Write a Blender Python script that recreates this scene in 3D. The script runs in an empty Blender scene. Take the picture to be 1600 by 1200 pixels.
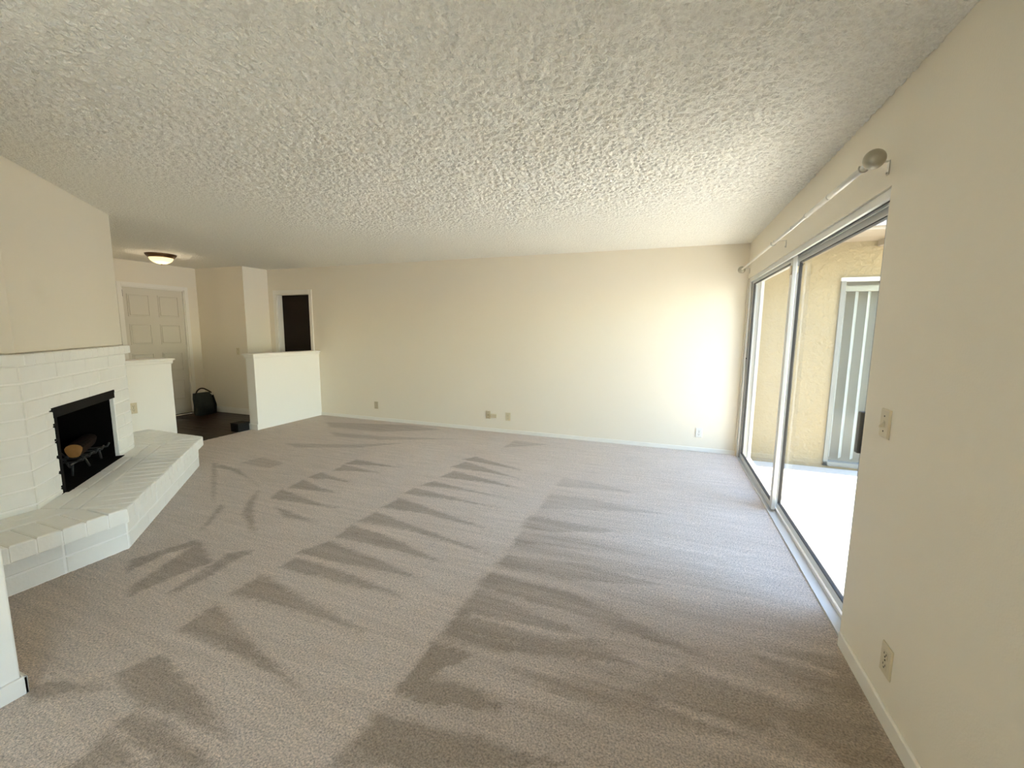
import bpy, math, random
import numpy as np
from mathutils import Matrix, Vector
random.seed(7)
sc = bpy.context.scene
C = sc.collection
# ------------------------------------------------------------------ camera
cd = bpy.data.cameras.new('camera'); cam = bpy.data.objects.new('camera', cd); C.objects.link(cam)
cd.sensor_fit = 'HORIZONTAL'; cd.sensor_width = 36.0; cd.lens = 36.0 * 655.53 / 1600.0
cd.clip_start = 0.05; cd.clip_end = 200
_r = (0.93922449, 0.34318883, 0.00887631); _u = (-0.05119113, 0.11443754, 0.99211064); _f = (-0.3394655, 0.93226899, -0.12505076)
mw = Matrix(((_r[0], _u[0], -_f[0], -0.83566), (_r[1], _u[1], -_f[1], -5.47168), (_r[2], _u[2], -_f[2], 1.43948), (0, 0, 0, 1)))
cam.matrix_world = mw
sc.camera = cam
# ------------------------------------------------------------------ sky, sun, exposure
SUN_DIR = Vector((0.035, -0.152, 1.0)).normalized()          # towards the sun: high, slightly behind the roof of the room
world = bpy.data.worlds.new('sky'); sc.world = world; world.use_nodes = True
wn = world.node_tree.nodes; wl = world.node_tree.links; wn.clear()
wo = wn.new('ShaderNodeOutputWorld'); bg = wn.new('ShaderNodeBackground'); sky = wn.new('ShaderNodeTexSky')
sky.sky_type = 'NISHITA'; sky.sun_disc = False; sky.sun_elevation = math.radians(80); sky.sun_rotation = math.radians(198)
sky.air_density = 1.2; sky.dust_density = 0.2; sky.ozone_density = 1.0
bg.inputs['Strength'].default_value = 1.05
tint = wn.new('ShaderNodeMix'); tint.data_type = 'RGBA'; tint.blend_type = 'MULTIPLY'; tint.inputs['Factor'].default_value = 1.0
tint.inputs['B'].default_value = (1.0, 0.975, 0.935, 1)          # the photograph's warm white balance
wl.new(sky.outputs[0], tint.inputs['A']); wl.new(tint.outputs['Result'], bg.inputs[0]); wl.new(bg.outputs[0], wo.inputs[0])
sd = bpy.data.lights.new('sun', 'SUN'); sd.energy = 15.0; sd.angle = math.radians(0.6); sd.color = (1.0, 0.92, 0.80)
sun = bpy.data.objects.new('sun', sd); C.objects.link(sun)
sun.rotation_euler = (-SUN_DIR).to_track_quat('-Z', 'Y').to_euler(); sun.location = (2, -3, 8)
vs = sc.view_settings
vs.view_transform = 'Standard'; vs.look = 'None'; vs.gamma = 1.0; vs.use_curve_mapping = False; vs.exposure = 1.38
cy = sc.cycles
cy.max_bounces = 20; cy.diffuse_bounces = 12; cy.glossy_bounces = 4; cy.transparent_max_bounces = 24; cy.sample_clamp_indirect = 6.0
# ------------------------------------------------------------------ materials
def mat(name, col, rough=0.6, spec=0.4, metal=0.0, noise=0.0, nscale=8.0, bump=0.0, bscale=60.0, bdist=0.004, emit=None, bdetail=3.0, coat=0.0):
    m = bpy.data.materials.new(name); m.use_nodes = True
    nt = m.node_tree; n = nt.nodes; l = nt.links
    b = n['Principled BSDF']
    b.inputs['Base Color'].default_value = (*col, 1); b.inputs['Roughness'].default_value = rough
    b.inputs['Specular IOR Level'].default_value = spec; b.inputs['Metallic'].default_value = metal
    b.inputs['Coat Weight'].default_value = coat
    tc = n.new('ShaderNodeTexCoord')
    if noise > 0:
        t = n.new('ShaderNodeTexNoise'); t.inputs['Scale'].default_value = nscale; t.inputs['Detail'].default_value = 4
        l.new(tc.outputs['Object'], t.inputs['Vector'])
        mx = n.new('ShaderNodeMix'); mx.data_type = 'RGBA'
        mx.inputs['A'].default_value = (*[max(0, c * (1 - noise)) for c in col], 1); mx.inputs['B'].default_value = (*[min(1, c * (1 + noise)) for c in col], 1)
        l.new(t.outputs['Fac'], mx.inputs['Factor']); l.new(mx.outputs['Result'], b.inputs['Base Color'])
    if bump > 0:
        t2 = n.new('ShaderNodeTexNoise'); t2.inputs['Scale'].default_value = bscale; t2.inputs['Detail'].default_value = bdetail
        l.new(tc.outputs['Object'], t2.inputs['Vector'])
        bp = n.new('ShaderNodeBump'); bp.inputs['Strength'].default_value = bump; bp.inputs['Distance'].default_value = bdist
        l.new(t2.outputs['Fac'], bp.inputs['Height']); l.new(bp.outputs['Normal'], b.inputs['Normal'])
    if emit:
        b.inputs['Emission Color'].default_value = (*emit[0], 1); b.inputs['Emission Strength'].default_value = emit[1]
    return m
M = {}
M['wall'] = mat('cream_paint', (0.79, 0.73, 0.615), 0.7, 0.25, bump=0.25, bscale=130, bdist=0.002)
M['ceiling'] = mat('popcorn_plaster', (0.875, 0.845, 0.775), 0.9, 0.1, noise=0.17, nscale=85)  # colour speckle stands in for the small shadows between the lumps
def popcorn(m):
    nt = m.node_tree; n = nt.nodes; l = nt.links; b = n['Principled BSDF']
    tc = n.new('ShaderNodeTexCoord')
    a = n.new('ShaderNodeTexNoise'); a.inputs['Scale'].default_value = 58; a.inputs['Detail'].default_value = 3.0; a.inputs['Roughness'].default_value = 0.6
    l.new(tc.outputs['Object'], a.inputs['Vector'])
    r = n.new('ShaderNodeMapRange'); r.inputs['From Min'].default_value = 0.36; r.inputs['From Max'].default_value = 0.66
    l.new(a.outputs['Fac'], r.inputs['Value'])
    bp = n.new('ShaderNodeBump'); bp.inputs['Strength'].default_value = 0.7; bp.inputs['Distance'].default_value = 0.008
    l.new(r.outputs['Result'], bp.inputs['Height']); l.new(bp.outputs['Normal'], b.inputs['Normal'])
popcorn(M['ceiling'])
M['pale'] = mat('cream_paint_lit', (0.82, 0.795, 0.73), 0.65, 0.25, bump=0.2, bscale=130, bdist=0.002)  # cream paint whitened: window light on these faces put into the colour
M['trim'] = mat('white_trim_paint', (0.82, 0.79, 0.72), 0.45, 0.4)
M['brick'] = mat('white_painted_block', (0.875, 0.87, 0.825), 0.6, 0.3, noise=0.03, nscale=14, bump=0.35, bscale=70, bdist=0.003)
M['mortar'] = mat('white_painted_mortar', (0.95, 0.945, 0.91), 0.7, 0.2, bump=0.4, bscale=90, bdist=0.003)
M['soot'] = mat('sooty_firebrick', (0.005, 0.0042, 0.004), 0.95, 0.03, noise=0.5, nscale=12)
M['iron'] = mat('black_iron', (0.007, 0.0065, 0.006), 0.6, 0.12, bump=0.2, bscale=80)
M['greyiron'] = mat('worn_grey_iron', (0.05, 0.05, 0.048), 0.5, 0.3, metal=0.3)
M['ash'] = mat('dark_ash', (0.010, 0.0095, 0.0085), 0.95, 0.05, noise=0.6, nscale=25, bump=0.6, bscale=60, bdist=0.008)
M['bark'] = mat('bark', (0.02, 0.012, 0.008), 0.9, 0.1, noise=0.5, nscale=30, bump=0.8, bscale=40, bdist=0.01)
M['cutwood'] = mat('cut_wood', (0.36, 0.18, 0.06), 0.8, 0.2, noise=0.35, nscale=18)
M['alu'] = mat('brushed_aluminium', (0.66, 0.655, 0.63), 0.42, 0.5, metal=0.35)
M['aludark'] = mat('dark_gasket_and_gap_shade', (0.05, 0.045, 0.04), 0.6, 0.3)
M['whitevinyl'] = mat('white_door_vinyl', (0.80, 0.80, 0.78), 0.4, 0.4)
M['handle'] = mat('dark_grey_metal', (0.10, 0.10, 0.095), 0.45, 0.5, metal=0.4)
M['almond'] = mat('almond_plastic', (0.62, 0.54, 0.38), 0.4, 0.4)
M['almondd'] = mat('almond_plastic_shaded_face', (0.50, 0.43, 0.29), 0.4, 0.4)
M['slot'] = mat('dark_slot', (0.06, 0.05, 0.03), 0.6, 0.2)
M['whiteplastic'] = mat('white_plastic', (0.75, 0.73, 0.68), 0.4, 0.4)
M['satin'] = mat('satin_nickel', (0.60, 0.58, 0.53), 0.32, 0.5, metal=0.85)
M['rodwhite'] = mat('brushed_white_metal', (0.74, 0.72, 0.66), 0.35, 0.5, metal=0.3)
M['ball'] = mat('brushed_nickel_ball', (0.42, 0.39, 0.31), 0.42, 0.5, metal=0.7, bump=0.15, bscale=30)
M['door'] = mat('white_door_paint', (0.66, 0.62, 0.53), 0.5, 0.35)
M['darkdoor'] = mat('dark_stained_door', (0.011, 0.0048, 0.0016), 0.55, 0.2, noise=0.3, nscale=6)
M['wood'] = mat('dark_wood_plank', (0.020, 0.007, 0.003), 0.36, 0.35, noise=0.45, nscale=9)
M['blackbox'] = mat('black_plastic', (0.006, 0.006, 0.006), 0.6, 0.2)
M['bag'] = mat('grey_green_canvas', (0.035, 0.041, 0.037), 0.85, 0.2, noise=0.3, nscale=14, bump=0.4, bscale=25, bdist=0.01)
M['bagdark'] = mat('black_canvas', (0.012, 0.012, 0.011), 0.8, 0.2)
M['strap'] = mat('dark_brown_strap', (0.03, 0.018, 0.012), 0.6, 0.3)
M['bronze'] = mat('oiled_bronze', (0.14, 0.075, 0.035), 0.4, 0.5, metal=0.6)
M['lampglass'] = mat('lit_frosted_glass', (0.75, 0.62, 0.36), 0.4, 0.3, emit=((1.0, 0.84, 0.40), 0.50))
M['stucco'] = mat('tan_stucco', (0.26, 0.205, 0.115), 0.95, 0.1, noise=0.10, nscale=5, bump=0.8, bscale=22, bdist=0.02)
M['patio'] = mat('pale_concrete', (0.44, 0.42, 0.375), 0.9, 0.1, noise=0.10, nscale=3, bump=0.2, bscale=30)
M['soffit'] = mat('cream_soffit_boards', (0.30, 0.24, 0.17), 0.7, 0.2)
M['blind'] = mat('pale_vinyl_blind', (0.40, 0.41, 0.39), 0.5, 0.3)
M['backgrey'] = mat('grey_rail_and_reflection', (0.30, 0.30, 0.27), 0.9, 0.1)  # lighter grey backing stands in for the bright reflection in the glass
M['lawn'] = mat('dry_ground', (0.62, 0.59, 0.53), 0.95, 0.1, noise=0.2, nscale=1)
M['greyframe'] = mat('weathered_grey_frame', (0.17, 0.17, 0.15), 0.6, 0.3)
M['roof'] = mat('roof_felt', (0.2, 0.18, 0.16), 0.95, 0.1)

def glass_mat():
    m = bpy.data.materials.new('thin_window_glass'); m.use_nodes = True
    n = m.node_tree.nodes; l = m.node_tree.links; n.clear()
    o = n.new('ShaderNodeOutputMaterial'); t = n.new('ShaderNodeBsdfTransparent'); g = n.new('ShaderNodeBsdfGlossy')
    t.inputs['Color'].default_value = (0.965, 0.975, 0.965, 1); g.inputs['Roughness'].default_value = 0.02
    f = n.new('ShaderNodeFresnel'); f.inputs['IOR'].default_value = 1.45; mx = n.new('ShaderNodeMixShader')
    ge = n.new('ShaderNodeNewGeometry'); iv = n.new('ShaderNodeMath'); iv.operation = 'SUBTRACT'; iv.inputs[0].default_value = 1.0
    mf = n.new('ShaderNodeMath'); mf.operation = 'MULTIPLY'          # reflect on the entering face only
    l.new(ge.outputs['Backfacing'], iv.inputs[1]); l.new(f.outputs[0], mf.inputs[0]); l.new(iv.outputs[0], mf.inputs[1])
    l.new(mf.outputs[0], mx.inputs[0]); l.new(t.outputs[0], mx.inputs[1]); l.new(g.outputs[0], mx.inputs[2]); l.new(mx.outputs[0], o.inputs[0])
    return m
M['glass'] = glass_mat()

def carpet_mat():
    m = bpy.data.materials.new('taupe_cut_pile'); m.use_nodes = True
    nt = m.node_tree; n = nt.nodes; l = nt.links; b = n['Principled BSDF']
    b.inputs['Roughness'].default_value = 0.95; b.inputs['Specular IOR Level'].default_value = 0.1
    b.inputs['Sheen Weight'].default_value = 0.25; b.inputs['Sheen Roughness'].default_value = 0.5
    tc = n.new('ShaderNodeTexCoord'); at = n.new('ShaderNodeAttribute'); at.attribute_name = 'pile'
    # fibre tufts
    t = n.new('ShaderNodeTexNoise'); t.inputs['Scale'].default_value = 125; t.inputs['Detail'].default_value = 4; t.inputs['Roughness'].default_value = 0.7
    l.new(tc.outputs['Object'], t.inputs['Vector'])
    # brushed streaks along the vacuum strokes (x)
    mp = n.new('ShaderNodeMapping'); mp.inputs['Scale'].default_value = (1.4, 16.0, 1.0); l.new(tc.outputs['Object'], mp.inputs['Vector'])
    s = n.new('ShaderNodeTexNoise'); s.inputs['Scale'].default_value = 1.6; s.inputs['Detail'].default_value = 5; s.inputs['Roughness'].default_value = 0.6
    l.new(mp.outputs[0], s.inputs['Vector'])
    # pile value = attribute + streaks
    a1 = n.new('ShaderNodeMapRange'); a1.inputs['From Min'].default_value = 0.3; a1.inputs['From Max'].default_value = 0.7; a1.inputs['To Min'].default_value = -0.28; a1.inputs['To Max'].default_value = 0.28; l.new(s.outputs['Fac'], a1.inputs['Value'])
    a2 = n.new('ShaderNodeMath'); a2.operation = 'ADD'; l.new(at.outputs['Fac'], a2.inputs[0]); l.new(a1.outputs[0], a2.inputs[1])
    a3 = n.new('ShaderNodeMapRange'); a3.inputs['From Min'].default_value = -1; a3.inputs['From Max'].default_value = 1; l.new(a2.outputs[0], a3.inputs['Value'])
    mx = n.new('ShaderNodeMix'); mx.data_type = 'RGBA'
    mx.inputs['A'].default_value = (0.87, 0.735, 0.62, 1); mx.inputs['B'].default_value = (0.40, 0.315, 0.235, 1)
    l.new(a3.outputs[0], mx.inputs['Factor'])
    tr = n.new('ShaderNodeMapRange'); tr.inputs['From Min'].default_value = 0.3; tr.inputs['From Max'].default_value = 0.7; tr.inputs['To Min'].default_value = 0.40; tr.inputs['To Max'].default_value = 1.42; l.new(t.outputs['Fac'], tr.inputs['Value'])
    mu = n.new('ShaderNodeMix'); mu.data_type = 'RGBA'; mu.blend_type = 'MULTIPLY'; mu.inputs['Factor'].default_value = 1.0
    l.new(mx.outputs['Result'], mu.inputs['A']); l.new(tr.outputs[0], mu.inputs['B']); l.new(mu.outputs['Result'], b.inputs['Base Color'])
    bp = n.new('ShaderNodeBump'); bp.inputs['Strength'].default_value = 0.9; bp.inputs['Distance'].default_value = 0.012
    l.new(t.outputs['Fac'], bp.inputs['Height'])
    bp2 = n.new('ShaderNodeBump'); bp2.inputs['Strength'].default_value = 0.25; bp2.inputs['Distance'].default_value = 0.01
    l.new(a2.outputs[0], bp2.inputs['Height']); l.new(bp.outputs['Normal'], bp2.inputs['Normal']); l.new(bp2.outputs['Normal'], b.inputs['Normal'])
    return m
M['carpet'] = carpet_mat()

# ------------------------------------------------------------------ mesh helpers
class MB:
    def __init__(s): s.v = []; s.f = []; s.sm = []
    def add(s, vs, fs, smooth=False):
        o = len(s.v); s.v += [tuple(v) for v in vs]; s.f += [tuple(i + o for i in f) for f in fs]; s.sm += [smooth] * len(fs); return s
    def frustum(s, rings, cap0=True, cap1=True, smooth=False):
        n = len(rings[0]); vs = [p for r in rings for p in r]; fs = []
        for k in range(len(rings) - 1):
            for i in range(n):
                j = (i + 1) % n; fs.append((k * n + i, k * n + j, (k + 1) * n + j, (k + 1) * n + i))
        if cap0: fs.append(tuple(reversed(range(n))))
        if cap1: fs.append(tuple(range((len(rings) - 1) * n, len(rings) * n)))
        return s.add(vs, fs, smooth)
    def box(s, x0, x1, y0, y1, z0, z1):
        p = [(x0, y0), (x1, y0), (x1, y1), (x0, y1)]
        return s.frustum([[(a, b, z0) for a, b in p], [(a, b, z1) for a, b in p]])
    def prism(s, poly, z0, z1):
        poly = ccw(poly); return s.frustum([[(a, b, z0) for a, b in poly], [(a, b, z1) for a, b in poly]])
    def chprism(s, poly, z0, z1, c, fr=None, both=True):
        """chamfered prism; fr maps (u, v, w) to the world"""
        poly = ccw(poly); ins = inset(poly, c); rr = []
        if both: rr.append([(a, b, z0) for a, b in ins]); rr.append([(a, b, z0 + c) for a, b in poly])
        else: rr.append([(a, b, z0) for a, b in poly])
        rr.append([(a, b, z1 - c) for a, b in poly]); rr.append([(a, b, z1) for a, b in ins])
        if fr: rr = [[fr(*q) for q in r] for r in rr]
        return s.frustum(rr)
    def tube(s, pts, r, n=10, cap=True):
        pts = [Vector(p) for p in pts]; rs = r if isinstance(r, (list, tuple)) else [r] * len(pts); rings = []
        t0 = (pts[1] - pts[0]).normalized(); a = t0.orthogonal().normalized()
        for i, p in enumerate(pts):
            t = (pts[min(i + 1, len(pts) - 1)] - pts[max(i - 1, 0)]).normalized()
            a = (a - t * a.dot(t)).normalized(); b = t.cross(a)
            rings.append([p + (a * math.cos(2 * math.pi * k / n) + b * math.sin(2 * math.pi * k / n)) * rs[i] for k in range(n)])
        return s.frustum(rings, cap, cap, True)
    def lathe(s, prof, o, ax=(0, 0, 1), n=32):
        ax = Vector(ax).normalized(); a = ax.orthogonal().normalized(); b = ax.cross(a); o = Vector(o)
        rings = [[o + ax * h + (a * math.cos(2 * math.pi * k / n) + b * math.sin(2 * math.pi * k / n)) * max(r, 1e-4) for k in range(n)] for r, h in prof]
        return s.frustum(rings, True, True, True)
def area(p): return 0.5 * sum(p[i][0] * p[(i + 1) % len(p)][1] - p[(i + 1) % len(p)][0] * p[i][1] for i in range(len(p)))
def ccw(p): return list(p) if area(p) > 0 else list(reversed(p))
def inset(p, d):
    out = []; n = len(p)
    for i in range(n):
        a, b, c = Vector(p[i - 1]), Vector(p[i]), Vector(p[(i + 1) % n])
        e1 = (b - a).normalized(); e2 = (c - b).normalized(); n1 = Vector((-e1.y, e1.x)); n2 = Vector((-e2.y, e2.x))
        k = n1 + n2; k = k / max(k.length_squared, 1e-6) * 2
        q = b + k * d; out.append((q.x, q.y))
    return out
def clip(poly, a, b, c):
    """keep a*x + b*y >= c"""
    out = []; n = len(poly)
    for i in range(n):
        p, q = poly[i], poly[(i + 1) % n]; dp = a * p[0] + b * p[1] - c; dq = a * q[0] + b * q[1] - c
        if dp >= 0: out.append(p)
        if (dp > 0 > dq) or (dp < 0 < dq):
            t = dp / (dp - dq); out.append((p[0] + (q[0] - p[0]) * t, p[1] + (q[1] - p[1]) * t))
    return out
def link(name, mb, m, parent=None, bevel=0.0):
    me = bpy.data.meshes.new(name); me.from_pydata(mb.v, [], mb.f); me.validate(); me.update()
    if any(mb.sm) and len(me.polygons) == len(mb.sm): me.polygons.foreach_set('use_smooth', mb.sm)
    me.materials.append(M[m] if isinstance(m, str) else m)
    o = bpy.data.objects.new(name, me); C.objects.link(o)
    if parent:
        o.parent = parent
        base = parent
        off = Vector((0, 0, 0))
        while base: off += base.location; base = base.parent
        me.transform(Matrix.Translation(-off))
    if bevel > 0:
        md = o.modifiers.new('edge', 'BEVEL'); md.width = bevel; md.segments = 2; md.limit_method = 'ANGLE'
    return o
def empty(name, loc=(0, 0, 0)):
    o = bpy.data.objects.new(name, None); C.objects.link(o); o.location = loc; o.empty_display_size = 0.1; return o
def tag(o, label, cat, group=None, kind=None):
    o['label'] = label; o['category'] = cat
    if group: o['group'] = group
    if kind: o['kind'] = kind
    return o
def struct(name, mb, m, label, cat, **k): return tag(link(name, mb, m, **k), label, cat, kind='structure')
def box(*a): return MB().box(*a)

H = 2.44
# ================================================================== ROOM SHELL
# --- carpet: a fine grid whose 'pile' attribute holds the lay of the pile after vacuuming
MARKS = [(1,[(-4.02,-1.79),(-4.03,-1.98),(-3.7,-1.89),(-3.36,-1.84)]),
(1,[(-4.02,-1.99),(-3.99,-2.18),(-3.65,-2.09),(-3.47,-2.07)]),
(1,[(-4.06,-2.27),(-4.06,-2.44),(-3.8,-2.39),(-3.52,-2.4)]),
(1,[(-4.06,-2.49),(-4.01,-2.71),(-3.76,-2.67),(-3.46,-2.64),(-3.73,-2.6)]),
(1,[(-4.04,-2.75),(-3.95,-2.95),(-3.75,-2.92),(-3.24,-2.9),(-3.65,-2.84)]),
(1,[(-3.76,-3.05),(-3.54,-3.17),(-3.18,-3.16),(-3.5,-3.1)]),
(1,[(-4.22,-2.83),(-3.92,-3.13),(-3.48,-3.46),(-3.9,-3.24),(-4.06,-3.07)]),
(1,[(-5.25,-2.45),(-4.93,-2.5),(-4.27,-2.78),(-4.52,-2.68),(-4.88,-2.57),(-5.19,-2.54)]),
(1,[(-5.37,-2.46),(-5.32,-2.44),(-4.31,-3.17),(-4.33,-3.17)]),
(1,[(-4.21,-3.19),(-4.13,-3.22),(-3.89,-3.54),(-3.93,-3.53)]),
(1,[(-3.74,-3.66),(-3.41,-3.81),(-3.46,-3.97),(-3.49,-4.21),(-3.57,-4.16),(-3.67,-3.89)]),
(1,[(-3.8,-3.66),(-3.71,-3.68),(-3.78,-3.83),(-3.77,-4.06),(-3.91,-3.98),(-3.85,-3.8)]),
(1,[(-3.29,-3.6),(-3.36,-3.7),(-3.34,-3.93),(-3.33,-4.1),(-3.29,-4.1),(-3.28,-3.93),(-3.3,-3.73)]),
(1,[(-2.83,-1.2),(-2.92,-1.35),(-2.53,-1.41),(-2.15,-1.46)]),
(1,[(-2.85,-1.41),(-2.92,-1.64),(-2.47,-1.65),(-2.11,-1.71)]),
(1,[(-2.83,-1.73),(-2.87,-1.94),(-2.44,-1.92),(-2.02,-1.94)]),
(1,[(-2.87,-2.07),(-2.93,-2.21),(-2.49,-2.18),(-2.07,-2.21)]),
(1,[(-2.95,-2.29),(-2.95,-2.44),(-2.51,-2.41),(-2.04,-2.42)]),
(1,[(-2.93,-2.53),(-2.95,-2.76),(-2.58,-2.73),(-1.95,-2.8)]),
(1,[(-2.94,-2.84),(-2.96,-3.03),(-2.52,-3.01),(-1.8,-3.11)]),
(1,[(-2.96,-3.09),(-2.94,-3.28),(-2.56,-3.28),(-2.06,-3.31),(-2.51,-3.16)]),
(1,[(-2.94,-3.34),(-3.02,-3.54),(-2.67,-3.53),(-2.08,-3.5),(-2.56,-3.4)]),
(1,[(-2.97,-3.58),(-2.99,-3.71),(-2.64,-3.69),(-2.06,-3.68),(-2.51,-3.61)]),
(1,[(-3.01,-3.79),(-3.01,-4.0),(-2.63,-3.97),(-2.11,-3.97),(-2.52,-3.89)]),
(1,[(-2.99,-4.08),(-2.97,-4.28),(-2.57,-4.29),(-2.08,-4.34),(-2.51,-4.23)]),
(1,[(-2.87,-4.4),(-2.94,-4.55),(-2.71,-4.6),(-2.47,-4.58),(-2.17,-4.57),(-2.42,-4.51)]),
(1,[(-2.66,-4.62),(-2.66,-4.68),(-2.34,-4.73),(-2.16,-4.66),(-2.48,-4.61)]),
(1,[(-2.65,-4.7),(-2.6,-4.83),(-2.39,-4.75)]),
(1,[(-3.16,-4.67),(-2.98,-4.61),(-2.84,-4.59),(-2.99,-4.66),(-3.06,-4.74),(-3.17,-4.72)]),
(1,[(-3.42,-3.69),(-3.29,-3.6),(-3.36,-3.87),(-3.3,-4.07),(-3.33,-4.11)]),
(0.45,[(-1.73,-1.51),(-1.74,-1.76),(-1.02,-1.67),(-1.39,-1.55)]),
(0.45,[(-1.74,-1.98),(-1.73,-2.3),(-1.29,-2.17),(-0.78,-2.04),(-1.33,-1.96)]),
(0.7,[(-1.78,-2.46),(-1.78,-2.69),(-1.5,-2.65),(-1.06,-2.48),(-1.48,-2.46)]),
(0.7,[(-1.74,-2.74),(-1.75,-2.9),(-1.3,-2.83),(-0.81,-2.75),(-1.33,-2.69)]),
(1,[(-1.73,-3.07),(-1.77,-3.2),(-1.31,-3.21),(-0.77,-3.06),(-1.24,-3.0)]),
(1,[(-1.8,-3.32),(-1.78,-3.44),(-1.19,-3.49),(-0.83,-3.55),(-0.55,-3.57),(-0.9,-3.44),(-1.27,-3.31)]),
(1,[(-1.76,-3.48),(-1.79,-3.68),(-1.78,-3.9),(-1.5,-3.87),(-1.23,-3.79),(-0.88,-3.72),(-1.17,-3.6)]),
(1,[(-1.78,-3.92),(-1.79,-4.2),(-1.63,-4.2),(-1.35,-4.13),(-1.49,-4.09),(-1.72,-4.12),(-1.57,-3.91)]),
(0.9,[(-1.8,-4.31),(-1.82,-4.53),(-1.31,-4.35),(-1.51,-4.32)]),
(0.9,[(-1.77,-4.32),(-1.41,-4.26),(-1.04,-4.24),(-1.36,-4.36)]),
(0.7,[(-1.42,-3.94),(-1.11,-3.87),(-0.68,-3.86),(-0.32,-3.88),(-0.82,-3.96),(-1.16,-3.99)]),
(0.7,[(-0.67,-3.64),(-1.08,-4.03),(-0.86,-4.03),(-0.46,-3.91),(-0.28,-3.73),(-0.46,-3.67)]),
(0.8,[(-0.43,-3.46),(-0.01,-3.33),(-0.04,-3.86),(-0.17,-3.92),(-0.36,-3.81),(-0.2,-3.64)]),
(-0.8,[(-0.38,-3.43),(-0.22,-3.43),(-0.07,-3.46),(-0.09,-3.48),(-0.25,-3.47),(-0.4,-3.46)]),
(-0.8,[(-0.66,-3.63),(-0.42,-3.63),(-0.27,-3.66),(-0.28,-3.68),(-0.46,-3.68),(-0.67,-3.66)]),
(-0.8,[(-0.78,-3.87),(-0.61,-3.87),(-0.41,-3.91),(-0.43,-3.93),(-0.63,-3.91),(-0.79,-3.89)]),
(-0.8,[(-0.33,-3.55),(-0.12,-3.58),(-0.13,-3.59),(-0.34,-3.57)]),
(-0.6,[(-0.85,-2.53),(-0.46,-2.55),(-0.23,-2.5),(-0.47,-2.6),(-0.85,-2.59)]),
(-0.6,[(-1.72,-3.67),(-1.28,-3.64),(-0.9,-3.57),(-1.27,-3.69),(-1.72,-3.7)]),
(-0.6,[(-0.73,-2.74),(-0.1,-2.7),(-0.09,-2.73),(-0.48,-2.76)]),
(0.6,[(-5.77,-0.42),(-4.48,-0.1),(-3.85,-0.18),(-4.59,-0.63),(-5.47,-0.65)]),
(0.6,[(-5.24,-0.9),(-4.44,-0.83),(-3.38,-0.57),(-4.31,-0.99),(-5.0,-1.06)]),
(0.6,[(-5.05,-2.11),(-4.65,-2.17),(-4.66,-2.37),(-5.1,-2.35)]),
(0.6,[(-2.66,-0.35),(-2.19,-0.39),(-2.67,-0.72)]),
(0.6,[(-5.32,-1.58),(-4.49,-1.31),(-3.89,-0.97),(-4.33,-1.4),(-5.03,-1.67)])]
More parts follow.
